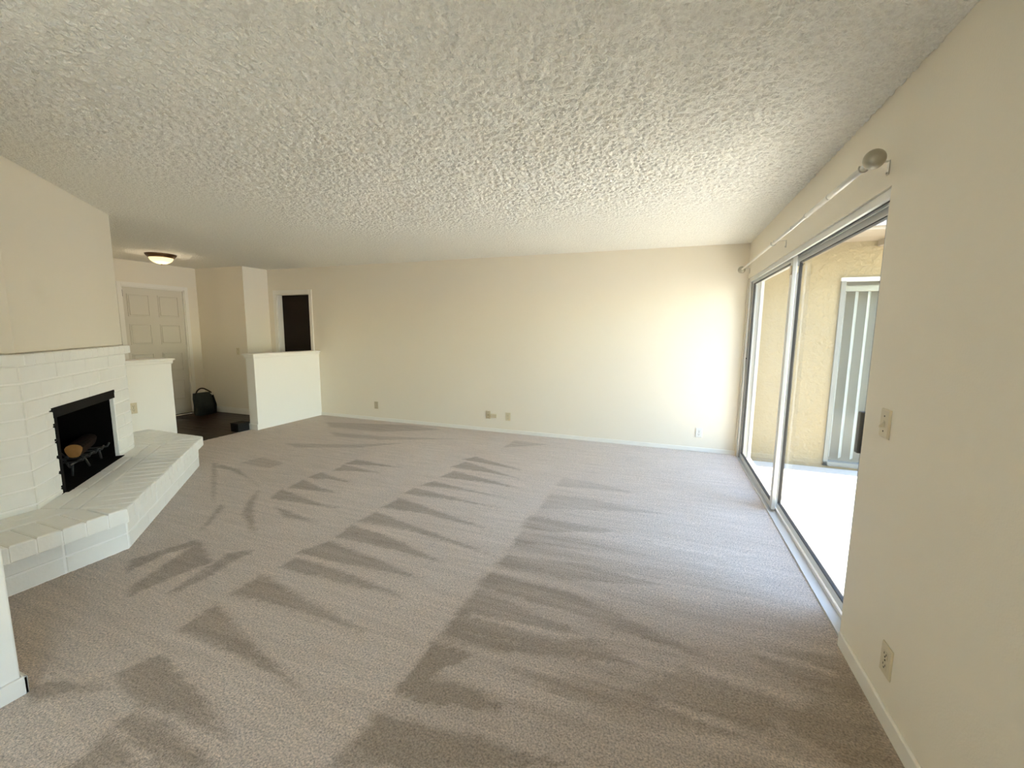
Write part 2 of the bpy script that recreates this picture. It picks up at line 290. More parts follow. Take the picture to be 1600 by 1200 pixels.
def carpet():
    x0, x1, y0, y1, st = -6.385, 0.012, -8.5, 0.0, 0.02
    nx = int(round((x1 - x0) / st)) + 1; ny = int(round((y1 - y0) / st)) + 1
    xs = np.linspace(x0, x1, nx); ys = np.linspace(y0, y1, ny)
    X, Y = np.meshgrid(xs, ys); rng = np.random.default_rng(3)
    wob = rng.normal(0, 0.006, X.shape); wob2 = rng.normal(0, 0.006, X.shape)
    px, py = (X + wob).ravel(), (Y + wob2).ravel(); pile = np.full(px.shape, -0.28)
    # worn sweep lanes: rows about 1.1 m wide, darker where the strokes start
    for v, poly in MARKS:
        P = np.array(poly)
        if v > 0 and P[:, 0].max() > -0.9 and P[:, 1].mean() < -2.5 and P[:, 0].min() > -1.9: v *= 0.62
        inside = np.zeros(px.shape, bool); dmin = np.full(px.shape, 9.0); n = len(P)
        bb = (px > P[:, 0].min() - .1) & (px < P[:, 0].max() + .1) & (py > P[:, 1].min() - .1) & (py < P[:, 1].max() + .1)
        if not bb.any(): continue
        qx, qy = px[bb], py[bb]; ins = np.zeros(qx.shape, bool); dm = np.full(qx.shape, 9.0)
        for i in range(n):
            ax, ay = P[i]; bx, by = P[(i + 1) % n]
            c = ((ay > qy) != (by > qy)); t = (bx - ax) * (qy - ay) / (by - ay + 1e-12) + ax
            ins ^= c & (qx < t)
            L2 = (bx - ax) ** 2 + (by - ay) ** 2 + 1e-12; u = np.clip(((qx - ax) * (bx - ax) + (qy - ay) * (by - ay)) / L2, 0, 1)
            dm = np.minimum(dm, np.hypot(qx - ax - u * (bx - ax), qy - ay - u * (by - ay)))
        sdist = np.where(ins, -dm, dm); w = np.clip(0.5 - sdist / 0.022, 0, 1)
        tgt = (-0.28 + 1.05 * v) if v > 0 else (-0.28 + 0.5 * v)
        pile[bb] = np.where(w > 0, pile[bb] * (1 - w) + tgt * w, pile[bb])
    # right-hand lanes lie darker overall; soft lanes run in x
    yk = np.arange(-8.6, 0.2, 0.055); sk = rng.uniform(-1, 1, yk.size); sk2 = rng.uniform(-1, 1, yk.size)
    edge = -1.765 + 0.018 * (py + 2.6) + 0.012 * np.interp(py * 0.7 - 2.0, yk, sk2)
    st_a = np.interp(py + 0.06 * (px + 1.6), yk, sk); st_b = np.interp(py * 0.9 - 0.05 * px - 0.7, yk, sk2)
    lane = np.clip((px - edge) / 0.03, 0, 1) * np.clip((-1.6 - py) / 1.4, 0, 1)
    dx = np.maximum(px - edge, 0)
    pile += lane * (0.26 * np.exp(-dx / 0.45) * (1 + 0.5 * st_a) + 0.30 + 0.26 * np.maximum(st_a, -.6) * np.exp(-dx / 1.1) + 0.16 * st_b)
    pile += 0.35 * np.clip((px + 1.3) / 0.7, 0, 1) * np.clip((-3.0 - py) / 0.7, 0, 1)  # near right corner darkened, its weaker light put into the pile colour
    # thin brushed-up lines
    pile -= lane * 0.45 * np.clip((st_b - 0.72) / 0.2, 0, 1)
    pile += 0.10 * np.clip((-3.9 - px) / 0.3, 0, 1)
    z = rng.normal(0, 0.0012, px.shape)
    co = np.stack([X.ravel(), Y.ravel(), z], 1)
    i = np.arange(nx * ny).reshape(ny, nx)
    q = np.stack([i[:-1, :-1], i[:-1, 1:], i[1:, 1:], i[1:, :-1]], -1).reshape(-1, 4)
    me = bpy.data.meshes.new('floor'); me.vertices.add(len(co)); me.vertices.foreach_set('co', co.astype(np.float32).ravel())
    me.loops.add(q.size); me.loops.foreach_set('vertex_index', q.astype(np.int32).ravel())
    me.polygons.add(len(q)); me.polygons.foreach_set('loop_start', (np.arange(len(q)) * 4).astype(np.int32))
    me.update(calc_edges=True)
    at = me.attributes.new('pile', 'FLOAT', 'POINT'); at.data.foreach_set('value', pile.astype(np.float32))
    me.materials.append(M['carpet']); o = bpy.data.objects.new('floor', me); C.objects.link(o)
    me.polygons.foreach_set('use_smooth', np.ones(len(q), bool))
    return o
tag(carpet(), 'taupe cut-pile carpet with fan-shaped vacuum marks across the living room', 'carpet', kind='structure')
ceil = struct('ceiling', box(-8.6, 0.20, -8.7, 0.14, H, H + 0.25), 'ceiling', 'off-white popcorn textured ceiling over the whole room', 'ceiling')
def popcorn_relief():
    """the sprayed lumps of the ceiling near the camera as real relief, one sheet"""
    x0, x1, y0, y1, st = -4.6, -0.001, -4.75, -1.2, 0.0062
    nx = int((x1 - x0) / st); ny = int((y1 - y0) / st); xs = np.linspace(x0, x1, nx); ys = np.linspace(y0, y1, ny); X, Y = np.meshgrid(xs, ys)
    rng = np.random.default_rng(11); n = rng.normal(0, 1, (ny, nx))
    fy = np.fft.fftfreq(ny)[:, None]; fx = np.fft.fftfreq(nx)[None, :]; f2 = fx * fx + fy * fy
    sm = np.fft.ifft2(np.fft.fft2(n) * np.exp(-2 * math.pi ** 2 * f2 * 1.0 ** 2)).real; sm /= sm.std()
    lump = np.clip((sm + 0.55) / 1.3, 0, 1); lump = lump * lump * (3 - 2 * lump)
    far = np.clip((X - x0) / 1.0, 0, 1) * np.clip((y1 - Y) / 1.0, 0, 1)
    z = H - 0.0006 - 0.0100 * lump * far
    co = np.stack([X.ravel(), Y.ravel(), z.ravel()], 1); k = np.arange(nx * ny).reshape(ny, nx)
    q = np.stack([k[:-1, :-1], k[1:, :-1], k[1:, 1:], k[:-1, 1:]], -1).reshape(-1, 4)
    me = bpy.data.meshes.new('popcorn_texture'); me.vertices.add(len(co)); me.vertices.foreach_set('co', co.astype(np.float32).ravel())
    me.loops.add(q.size); me.loops.foreach_set('vertex_index', q.astype(np.int32).ravel())
    me.polygons.add(len(q)); me.polygons.foreach_set('loop_start', (np.arange(len(q)) * 4).astype(np.int32)); me.update(calc_edges=True)
    me.polygons.foreach_set('use_smooth', np.ones(len(q), bool)); me.materials.append(M['ceiling'])
    o = bpy.data.objects.new('popcorn_texture', me); C.objects.link(o); o.parent = ceil; o['kind'] = 'stuff'
popcorn_relief()
# back wall with the doorway (opening x -7.13..-6.40, z 0..2.03)
mb = MB(); mb.box(-6.40, 0.0, 0.0, 0.14, -.15, H); mb.box(-7.13, -6.40, 0.0, 0.14, 2.03, H); mb.box(-7.31, -7.13, 0.0, 0.14, -.15, H)
struct('wall_back', mb, 'wall', 'long blank cream wall with outlets, facing the camera', 'wall')
# right wall around the sliding door (opening y -3.243..-0.045, z 0..2.047)
WT = 0.16
WY0, WY1, WZ0, WZ1 = -8.45, -6.35, 0.25, 2.1          # unseen window added behind the camera to brighten the room
mb = MB(); mb.box(0.0, WT, WY1, -3.243, -.15, H); mb.box(0.0, WT, -8.7, WY0, -.15, H); mb.box(0.0, WT, WY0, WY1, -.15, WZ0); mb.box(0.0, WT, WY0, WY1, WZ1, H); mb.box(0.0, WT, -3.243, -0.045, 2.047, H); mb.box(0.0, WT, -0.045, 0.14, -.15, H)
struct('wall_right', mb, 'wall', 'cream side wall that holds the sliding patio door', 'wall')
# stub wall at the left foreground and the wall that closes the room behind the camera
struct('wall_left', box(-6.5, -3.151, -8.7, -4.728, -.15, H), 'pale', 'pale wall end with baseboard in front of the hearth', 'wall', bevel=0.006)
struct('wall_rear', box(-3.2, 0.0, -8.7, -8.5, -.15, H), 'wall', 'cream wall that closes the room behind the camera', 'wall')
# entry: bump-out, closet wall, front door wall, near wall
mb = MB(); mb.box(-8.56, -7.31, -0.45, 0.14, -.15, H)
struct('wall_entry_back', mb, 'wall', 'brownish beige wall at the entry with a light switch', 'wall')
mb = MB(); mb.box(-8.56, -8.42, -0.66, -0.45, -.15, H); mb.box(-8.56, -8.42, -1.53, -0.66, 2.06, H); mb.box(-8.56, -8.42, -3.3, -1.53, -.15, H)
struct('wall_entry_side', mb, 'wall', 'cream entry wall around the white front door', 'wall')
struct('wall_entry_near', box(-8.42, -6.41, -3.3, -3.16, -.15, H), 'wall', 'cream entry wall hidden behind the chimney breast', 'wall')
# half walls with white caps
def half_wall(name, y0, y1, label, end):
    mb = box(-6.415, -6.255, y0, y1, 0, 1.045)
    o = struct(name, mb, 'pale', label, 'half wall', bevel=0.004)
    e0 = 0.03 if end == 'near' else 0; e1 = 0.03 if end == 'far' else 0
    link('cap', box(-6.45, -6.222, y0 - e0, y1 + e1, 1.066, 1.09), 'trim', o, bevel=0.006)
    link('cap_molding', box(-6.432, -6.24, y0 - e0 * .5, y1 + e1 * .5, 1.03, 1.066), 'trim', o, bevel=0.006)
    ye = y0 if end == 'near' else y1; s = -1 if end == 'near' else 1
    link('baseboard', box(-6.425, -6.25, min(ye, ye + s * .014), max(ye, ye + s * .014), 0, .085), 'trim', o, bevel=0.004)
    return o
half_wall('wall_half_far', -1.188, 0.0, 'cream half wall, lightened for window light, with cap beside the dark doorway', 'near')
half_wall('wall_half_near', -3.16, -2.24, 'cream half wall with cap behind the hearth', 'far')
# entry wood floor: individual planks
wf = tag(link('floor_entry', box(-8.42, -6.385, -3.16, 0.0, -0.03, -0.014), 'wood'), 'dark brown wood plank floor at the front door', 'wood floor', kind='structure')
y = -3.155; k = 0
while y < -0.02:
    w = 0.121; xs = [-8.418, -8.418 + random.uniform(.5, 1.4), -6.39]
    for a, b in zip(xs, xs[1:]):
        d = random.uniform(-.001, .001)
        link('plank', MB().chprism([(a + .001, y + .001), (b - .001, y + .001), (b - .001, min(y + w, -.001) - .001), (a + .001, min(y + w, -.001) - .001)], -0.02, -0.004 + d, .0015), 'wood', wf)
    y += w
# baseboards
struct('baseboard_back', box(-6.255, 0.0, -0.013, 0.0, 0, 0.052), 'trim', 'low white baseboard along the long back wall', 'baseboard', bevel=0.004)
struct('baseboard_right', box(-0.013, 0.0, -8.5, -3.262, 0, 0.07), 'trim', 'cream white baseboard below the light switch wall', 'baseboard', bevel=0.004)
mb = MB(); mb.box(-3.151, -3.137, -8.5, -4.714, 0, 0.075); mb.box(-3.6, -3.137, -4.728, -4.714, 0, .075)
struct('baseboard_left', mb, 'trim', 'white baseboard wrapping the wall end in front of the hearth', 'baseboard', bevel=0.004)
mb = MB(); mb.box(-8.42, -7.31, -0.466, -0.45, 0, 0.075); mb.box(-8.42, -7.31, -0.462, -0.45, .075, .10); mb.box(-7.31, -7.296, -0.466, 0.0, 0, .1)
struct('baseboard_entry', mb, 'trim', 'stepped cream baseboard at the entry wall', 'baseboard', bevel=0.003)

# ================================================================== DOORS
# door_1: dark doorway in the back wall
d1 = empty('door_1', (-6.765, 0.07, 0)); tag(d1, 'dark brown door recessed in a white cased doorway above the half wall', 'door', kind='structure')
mb = MB(); mb.box(-7.19, -7.125, -0.016, 0.0, 0, 2.09); mb.box(-6.405, -6.345, -0.016, 0.0, 0, 2.09); mb.box(-7.125, -6.405, -0.016, 0.0, 2.025, 2.09)
link('casing', mb, 'trim', d1, bevel=0.003)
mb = MB(); mb.box(-7.13, -7.112, 0.0, 0.14, 0, 2.03); mb.box(-6.418, -6.40, 0.0, 0.14, 0, 2.03); mb.box(-7.112, -6.418, 0.0, 0.14, 2.012, 2.03)
link('jamb', mb, 'trim', d1)
link('door_leaf', box(-7.111, -6.419, 0.10, 0.135, 0.005, 2.011), 'darkdoor', d1)
# door_2: white front door with raised panels
d2 = empty('door_2', (-8.42, -1.09, 0)); tag(d2, 'white panelled front door at the end of the entry', 'door', kind='structure')
link('door_leaf', box(-8.49, -8.445, -1.515, -0.675, 0.01, 2.045), 'door', d2)
for r, (z0, z1) in enumerate(((1.61, 1.95), (1.18, 1.495), (0.73, 1.045), (0.25, 0.59))):
    for (ya, yb) in ((-1.455, -1.165), (-1.045, -0.745)):
        fr = lambda u, v, w: (-8.445 + w, u, v)
        p = link('panel', MB().chprism([(ya + .02, z0 + .02), (yb - .02, z0 + .02), (yb - .02, z1 - .02), (ya + .02, z1 - .02)], 0.0, 0.008, .007, fr, both=False), 'door', d2)
        mbm = MB()
        for (a, b, c, d) in ((ya, yb, z0, z0 + .014), (ya, yb, z1 - .014, z1), (ya, ya + .014, z0, z1), (yb - .014, yb, z0, z1)): mbm.box(-8.446, -8.437, a, b, c, d)
        link('panel_molding', mbm, 'door', p, bevel=0.002)
mb = MB(); mb.box(-8.42, -8.404, -0.66, -0.605, 0, 2.115); mb.box(-8.42, -8.404, -1.585, -1.53, 0, 2.115); mb.box(-8.42, -8.404, -1.53, -0.66, 2.06, 2.115)
link('casing', mb, 'trim', d2, bevel=0.003)
mb = MB(); mb.box(-8.50, -8.42, -0.675, -0.66, 0, 2.06); mb.box(-8.50, -8.42, -1.53, -1.515, 0, 2.06); mb.box(-8.50, -8.42, -1.53, -0.66, 2.045, 2.06)
link('jamb', mb, 'trim', d2)
link('threshold', box(-8.50, -8.415, -1.53, -0.66, -.003, 0.012), 'aludark', d2)
hz = box(-8.446, -8.432, -1.528, -1.505, 1.90, 2.0); link('edge_plate', hz, 'iron', d2)  # small black plate at the upper door edge
# door_3: aluminium sliding patio door
d3 = empty('door_3', (0.08, -1.64, 0)); tag(d3, 'two-panel aluminium sliding glass door onto the sunny patio', 'sliding door', kind='structure')
YA, YB, ZT = -3.243, -0.045, 2.047
mb = MB()
mb.box(0.012, 0.030, YA, YB, ZT - 0.040, ZT); mb.box(0.030, 0.078, YA, YB, ZT - 0.012, ZT); mb.box(0.078, 0.084, YA, YB, ZT - 0.030, ZT); mb.box(0.118, 0.150, YA, YB, ZT - 0.04, ZT)
mb.box(0.084, 0.118, YA, YB, ZT - 0.008, ZT)
link('head_track', mb, 'alu', d3, bevel=0.002)
link('track_gap_shade', box(0.031, 0.077, YA, YB, ZT - 0.0165, ZT - 0.0125), 'aludark', d3)  # dark strip puts the shade of the track recess into colour
mb = MB(); mb.box(0.012, 0.15, YA, YB, -.06, -0.006); mb.box(0.012, 0.020, YA, YB, -.006, 0.010); mb.box(0.076, 0.082, YA, YB, -.006, 0.014); mb.box(0.135, 0.15, YA, YB, -.006, 0.014)
link('sill_track', mb, 'alu', d3, bevel=0.0015)
mb = MB(); mb.box(0.012, 0.028, YB - .035, YB, 0.0, ZT - .04); mb.box(0.028, 0.15, YB - .018, YB, 0.0, ZT - .012); mb.box(0.078, 0.086, YB - .03, YB, 0, ZT - .03)
mb.box(0.12, 0.15, YB - .05, YB, 0, ZT - .04)
link('far_jamb', mb, 'alu', d3, bevel=0.0015)
mb = MB(); mb.box(0.085, 0.15, YA, YA + .115, 0.0, ZT - .012); mb.box(0.012, 0.085, YA, YA + .02, 0.0, ZT - .012)
link('near_jamb', mb, 'alu', d3, bevel=0.0015)
def sash(name, xa, xb, ya, yb, w0, w1, label):
    s = MB(); zb, zt = 0.012, ZT - 0.018
    s.box(xa, xb, ya, ya + w0, zb, zt); s.box(xa, xb, yb - w1, yb, zb, zt); s.box(xa, xb, ya + w0, yb - w1, zb, zb + .045); s.box(xa, xb, ya + w0, yb - w1, zt - .045, zt)
    o = link(name, s, 'alu', d3, bevel=0.003); o['label'] = label
    xm = (xa + xb) / 2
    link('glass_pane', box(xm - .003, xm + .003, ya + w0 - .005, yb - w1 + .005, zb + .04, zt - .04), 'glass', o)
    g = MB()
    for (a, b, c, d) in ((ya + w0, ya + w0 + .006, zb + .045, zt - .045), (yb - w1 - .006, yb - w1, zb + .045, zt - .045), (ya + w0, yb - w1, zb + .045, zb + .051), (ya + w0, yb - w1, zt - .051, zt - .045)): g.box(xm - .012, xm + .012, a, b, c, d)
    link('gasket', g, 'aludark', o)
    return o
sf = sash('fixed_panel', 0.040, 0.070, -1.665, -0.063, 0.062, 0.05, 'far glass panel on the inner track')
sn = sash('sliding_panel', 0.090, 0.118, -3.13, -1.565, 0.135, 0.058, 'near glass panel on the outer track')
link('latch_block', box(0.032, 0.040, -1.655, -1.615, 1.885, 1.955), 'almond', sf, bevel=.002)
link('latch_block', box(0.078, 0.090, -1.625, -1.59, 1.90, 1.955), 'almond', sn, bevel=.002)
link('pull_handle', box(0.055, 0.090, -3.055, -3.018, 0.868, 1.072), 'handle', sn, bevel=.006)
link('wall_bumper', MB().lathe([(0.006, 0), (0.009, .004), (0.009, .01), (0.004, .014)], (0.028, -0.066, 1.155), (0, -1, 0), 12), 'iron', d3)
# exterior trim at the far jamb (parked screen frame)
mb = MB(); mb.box(0.155, 0.175, -0.30, -0.255, 0.0, 2.0); mb.box(0.155, 0.175, -0.06, -0.02, 0, 2.0); mb.box(0.155, 0.175, -0.255, -0.06, 0, .05); mb.box(0.155, 0.175, -0.255, -0.06, 1.95, 2.0)

w1 = empty('fill_window', (0.08, (WY0 + WY1) / 2, WZ0)); tag(w1, 'wide aluminium window added behind the camera as fill light', 'window', kind='structure')
mb = MB(); fw = .04
mb.box(.05, .11, WY0, WY0 + fw, WZ0, WZ1); mb.box(.05, .11, WY1 - fw, WY1, WZ0, WZ1); mb.box(.05, .11, WY0, WY1, WZ0, WZ0 + fw); mb.box(.05, .11, WY0, WY1, WZ1 - fw, WZ1); mb.box(.05, .11, (WY0 + WY1) / 2 - .025, (WY0 + WY1) / 2 + .025, WZ0, WZ1)
link('window_frame', mb, 'alu', w1, bevel=.003)
for a, b in ((WY0 + fw, (WY0 + WY1) / 2 - .025), ((WY0 + WY1) / 2 + .025, WY1 - fw)): link('glass_pane', box(.078, .084, a - .005, b + .005, WZ0 + fw - .005, WZ1 - fw + .005), 'glass', w1)
link('window_sill', box(-.03, .05, WY0 - .02, WY1 + .02, WZ0 - .02, WZ0), 'trim', w1, bevel=.004)

# ================================================================== FIREPLACE
S2 = math.sqrt(2.0)
BS = -8.60                                   # x + y on the diagonal brick face
C0, C1, C2, C3 = (-4.47, -4.727), (-4.47, -4.13), ((BS - 1.80 * S2) / 2, (BS + 1.80 * S2) / 2), (-6.254, (BS + 1.80 * S2) / 2)
def offs(d):
    """the brick outline moved out by d: along +y, then the diagonal, then -x"""
    x = C0[0] + d; s = BS + d * S2; y = C2[1] + d
    return [(x, C0[1]), (x, s - x), (s - y, y), (C3[0], y)]
fp = empty('fireplace', (-5.0, -3.6, 0)); tag(fp, 'white painted block corner fireplace with raised hearth and black firebox', 'fireplace')
# chimney breast above the mantel
struct('wall_chimney', MB().prism([(C0[0] - .012, -4.727), (C1[0] - .012, C1[1] - .005), (C2[0] - .005, C2[1] - .012), (C3[0], C2[1] - .012), (C3[0], -4.727)], 1.284, H), 'wall', 'cream chimney breast above the brick mantel', 'wall')
struct('trim_1', MB().prism([(C0[0] - .045, -4.727), (C1[0] - .045, C1[1] - .02), (C2[0] - .02, C2[1] - .045), (C3[0], C2[1] - .045), (C3[0], -4.727)], 1.276, 1.284), 'wall', 'thin recessed gap between the chimney breast and the mantel', 'trim')
def jig(a=.0015): return random.uniform(-a, a)
# frames of the faces: (u along the wall, z, w outwards)
def fr_diag(u, z, w):
    n = BS / S2 + w; return ((n - u) / S2, (n + u) / S2, z)
def fr_left(u, z, w): return (C0[0] + w, u, z)
TA, TB = (C1[1] - C1[0]) / S2, 1.80
OA, OB, OZ = 0.530, 1.467, 0.881
ZM, ZH, CR = 1.205, 0.31, 0.108
mb = MB()
def slab(frm, u0, u1, z0, z1, w0, w1):
    p = [(u0, z0), (u1, z0), (u1, z1), (u0, z1)]
    mb.frustum([[frm(u, z, w0) for u, z in p], [frm(u, z, w1) for u, z in p]])
slab(fr_diag, TA + .003, OA, .20, ZM, -.10, -.009); slab(fr_diag, OB, TB - .008, .20, ZM, -.10, -.009); slab(fr_diag, OA, OB, OZ + .01, ZM, -.10, -.009)
slab(fr_left, -4.727, C1[1] - .004, .20, ZM, -.10, -.008)
mb.prism([(C2[0] - .0, C2[1] - .004), (C3[0], C2[1] - .004), (C3[0], C2[1] - .1), (C2[0] - .1, C2[1] - .1)], .2, ZM)
surround = link('surround', mb, 'mortar', fp); surround['label'] = 'white painted block surround of the firebox'
J = 0.004; JZ = 0.0055
def face_brick(frm, u0, u1, z0, z1, w=0.0):
    link('brick', MB().chprism([(u0 + .002, z0 + JZ), (u1 - .002, z0 + JZ), (u1 - .002, z1 - JZ), (u0 + .002, z1 - JZ)], -.03, w + jig(.0025), .004, frm, both=False), 'brick', surround)
for k in range(9):
    z1 = ZM - CR * k; z0 = max(z1 - CR, 0.30)
    cuts = [TA]; u = TA + (0.40 if k % 2 == 0 else 0.20)
    while u < TB - .06: cuts.append(u); u += 0.40
    cuts.append(TB)
    for a, b in zip(cuts, cuts[1:]):
        if z0 < OZ - .02:
            for (lo, hi) in ((a, min(b, OA)), (max(a, OB), b)):
                if hi - lo > .03: face_brick(fr_diag, lo, hi, z0, z1)
        else: face_brick(fr_diag, a, b, z0, z1)
    lc = [C1[1]]; u = C1[1] - (0.20 if k % 2 == 0 else 0.40)
    while u > -4.70: lc.append(u); u -= .40
    lc.append(-4.727)
    for a, b in zip(lc[1:], lc): face_brick(fr_left, a, b - (.004 if b == C1[1] else 0), z0, z1, -.001)
# mantel: header bricks
def band(parent, d0, d1, z0, z1, pitch, mname='brick', ch=.006, segs=(0, 1, 2), ends=None, off0=0.0, jit=.0012):
    A, B = offs(d0), offs(d1)
    for sgi in segs:
        quad = [A[sgi], A[sgi + 1], B[sgi + 1], B[sgi]]
        e = Vector(B[sgi + 1]) - Vector(B[sgi]); L = e.length; e.normalize(); o = Vector(B[sgi])
        # extend over the mitre of both outlines
        us = [(Vector(p) - o).dot(e) for p in quad]; lo, hi = min(us), max(us)
        # joints counted from the corner nearest the middle
        if sgi == 0: js = [hi - pitch * i for i in range(int((hi - lo) / pitch) + 1)]
        else: js = [lo + pitch * i for i in range(int((hi - lo) / pitch) + 1)]
        js = sorted(set([lo] + [j for j in js if lo + .03 < j < hi - .03] + [hi]))
        for a, b in zip(js, js[1:]):
            p = clip(quad, e.x, e.y, a + e.x * o.x + e.y * o.y); p = clip(p, -e.x, -e.y, -(b + e.x * o.x + e.y * o.y))
            if len(p) < 3 or abs(area(p)) < 4e-4: continue
            p = ccw(p)
            q = []
            for i in range(len(p)):                      # drop doubled corners
                if (Vector(p[i]) - Vector(p[i - 1])).length > .004: q.append(p[i])
            if len(q) < 3: continue
            q = inset(q, J * 1.1)
            if area(q) < 3e-4: continue
            dz = jig(jit)
            link('brick', MB().chprism(q, z0, z1 + dz, ch), 'brick', parent)
def solid(d, z0, z1, m, parent, name, back=None):
    p = offs(d) + [(C3[0], -4.727)]
    return link(name, MB().prism(p, z0, z1), m, parent)
mantel = solid(.034, ZM + .003, 1.272, 'mortar', fp, 'mantel'); mantel['label'] = 'row of white header bricks forming the mantel shelf'
band(mantel, -.06, .040, ZM, 1.276, .104)
# hearth: body of two block courses, two stretcher rows, then header caps
hx, hs, hy = -4.075, -7.962, -2.575
def hoff(d): return [(hx + d, -4.727), (hx + d, hs + d * S2 - hx - d), (hs + d * S2 - hy - d, hy + d), (C3[0], hy + d)]
hearth = link('hearth', MB().prism(hoff(-.004) + [(C3[0], -4.727)], 0.0, .215), 'mortar', fp); hearth['label'] = 'raised white block hearth'
solid(.491, .215, .299, 'mortar', hearth, 'hearth_core')
P = hoff(0)
for cz in (0, 1):
    z0, z1 = .105 * cz, .105 * (cz + 1)
    def fl(u, z, w): return (P[0][0] + w, u, z)
    ys = [P[1][1], P[1][1] - .31, -4.60, -4.727]
    for a, b in zip(ys[1:], ys): face_b = link('brick', MB().chprism([(a + J, z0 + J), (b - J, z0 + J), (b - J, z1 - J), (a + J, z1 - J)], -.03, jig(), .005, fl, both=False), 'brick', hearth)
    e = (Vector(P[2]) - Vector(P[1])); L = e.length; e.normalize(); nn = Vector((e.y, -e.x))
    if nn.x < 0: nn = -nn
    def fd(u, z, w): return (P[1][0] + e.x * u + nn.x * w, P[1][1] + e.y * u + nn.y * w, z)
    js = [0.0, .37, .745, 1.12, 1.5] if cz == 0 else [0, .19, .56, .93, 1.31]
    js = [j for j in js if j < L - .05] + [L]
    for a, b in zip(js, js[1:]): link('brick', MB().chprism([(a + J, z0 + J), (b - J, z0 + J), (b - J, z1 - J), (a + J, z1 - J)], -.03, jig(), .005, fd, both=False), 'brick', hearth)
    def fe(u, z, w): return (P[2][0] - u, P[2][1] + w, z)
    Le = P[2][0] - P[3][0]
    for a, b in ((0, .4), (.4, Le)): link('brick', MB().chprism([(a + J, z0 + J), (b - J, z0 + J), (b - J, z1 - J), (a + J, z1 - J)], -.03, jig(), .005, fe, both=False), 'brick', hearth)
band(hearth, .22, .50, .215, ZH, .104, ch=.006)
band(hearth, .11, .22, .25, ZH, .40, ch=.005)
band(hearth, .0, .11, .25, ZH, .40, ch=.005)
# firebox
fbd = .56; mb = MB()
def fbox(u0, u1, z0, z1, w0, w1): 
    p = [(u0, z0), (u1, z0), (u1, z1), (u0, z1)]
    mb.frustum([[fr_diag(u, z, w0) for u, z in p], [fr_diag(u, z, w1) for u, z in p]])
fbox(OA - .06, OA - .0, ZH - .05, 1.15, -fbd, -.101); fbox(OB - .006, OB + .06, ZH - .05, .876, -fbd, -.031); fbox(OB, OB + .06, .87, 1.15, -fbd, -.102)
fbox(OA - .06, OB + .06, ZH - .05, 1.15, -fbd - .05, -fbd); fbox(OA - .06, OB + .06, 1.10, 1.15, -fbd, -.101)
fbx = link('firebox', mb, 'soot', fp); fbx['label'] = 'black sooty firebox lining'
mb = MB(); fbox(OA, OB, ZH - .05, ZH + .003, -fbd, .028)
link('firebox_floor', mb, 'ash', fp)
mb = MB(); fbox(OA - .025, OB + .004, .878, .902, -.10, .006); fbox(OA - .01, OB + .002, .832, .880, -.012, .004)
lt = link('lintel', mb, 'iron', fp); lt['label'] = 'black steel lintel across the top of the firebox'
mb = MB(); fbox(OA - .003, OA + .028, ZH, .84, -.10, .004)
for z in (.79, .685, .57, .462, .36): fbox(OA - .024, OA + .01, z - .008, z + .006, -.05, .005)
ls = link('side_frame', mb, 'iron', fp); ls['label'] = 'black left edge of the firebox with stubs at the joints'
mb = MB(); fbox(OB - .006, OB + .004, ZH, .835, -.030, -.004)
link('side_return', mb, 'brick', fp)

# grate and log
gr = empty('fire_grate', tuple(fr_diag(1.10, ZH, -.14))); tag(gr, 'grey iron log grate on the firebox floor', 'fire grate')
for i, u in enumerate((.95, 1.06, 1.17, 1.28, 1.38)):
    pts = [fr_diag(u, .455, -.035), fr_diag(u, .425, -.05), fr_diag(u, .418, -.10), fr_diag(u, .418, -.24), fr_diag(u, .46, -.27)]
    link('bar', MB().tube(pts, .007, 8), 'greyiron', gr)
for w in (-.10, -.22): link('cross_bar', MB().tube([fr_diag(.90, .408, w), fr_diag(1.40, .408, w)], .008, 8), 'greyiron', gr)
for u, du in ((.93, -.02), (1.11, .07), (1.36, .03)):
    for w in (-.10, -.22): link('leg', MB().tube([fr_diag(u, .408, w), fr_diag(u + du, ZH + .008, w)], .008, 8), 'greyiron', gr)
lg = empty('log', tuple(fr_diag(1.2, .49, -.13))); tag(lg, 'split log with a bright tan cut end lying in the firebox', 'log')
a = Vector(fr_diag(.985, .492, -.108)); b = Vector(fr_diag(1.40, .49, -.17)); ax = (b - a).normalized()
up = Vector((0, 0, 1)); sd_ = ax.cross(up).normalized(); up = sd_.cross(ax)
prof = [(math.cos(t) * (.050 + .007 * math.sin(3 * t)), math.sin(t) * (.060 + .006 * math.cos(2 * t))) for t in [2 * math.pi * i / 18 for i in range(18)]]
ring = lambda c, k: [tuple(c + sd_ * (p * k) + up * (q * k)) for p, q in prof]
link('bark', MB().frustum([ring(a + ax * .004, .97), ring(a + ax * .03, 1.0), ring(a + ax * .17, 1.03), ring(b, .96)], False, True), 'bark', lg)
link('cut_end', MB().frustum([ring(a + ax * .006, .96), ring(a, .93), ring(a - ax * .002, .6)], True, True), 'cutwood', lg)

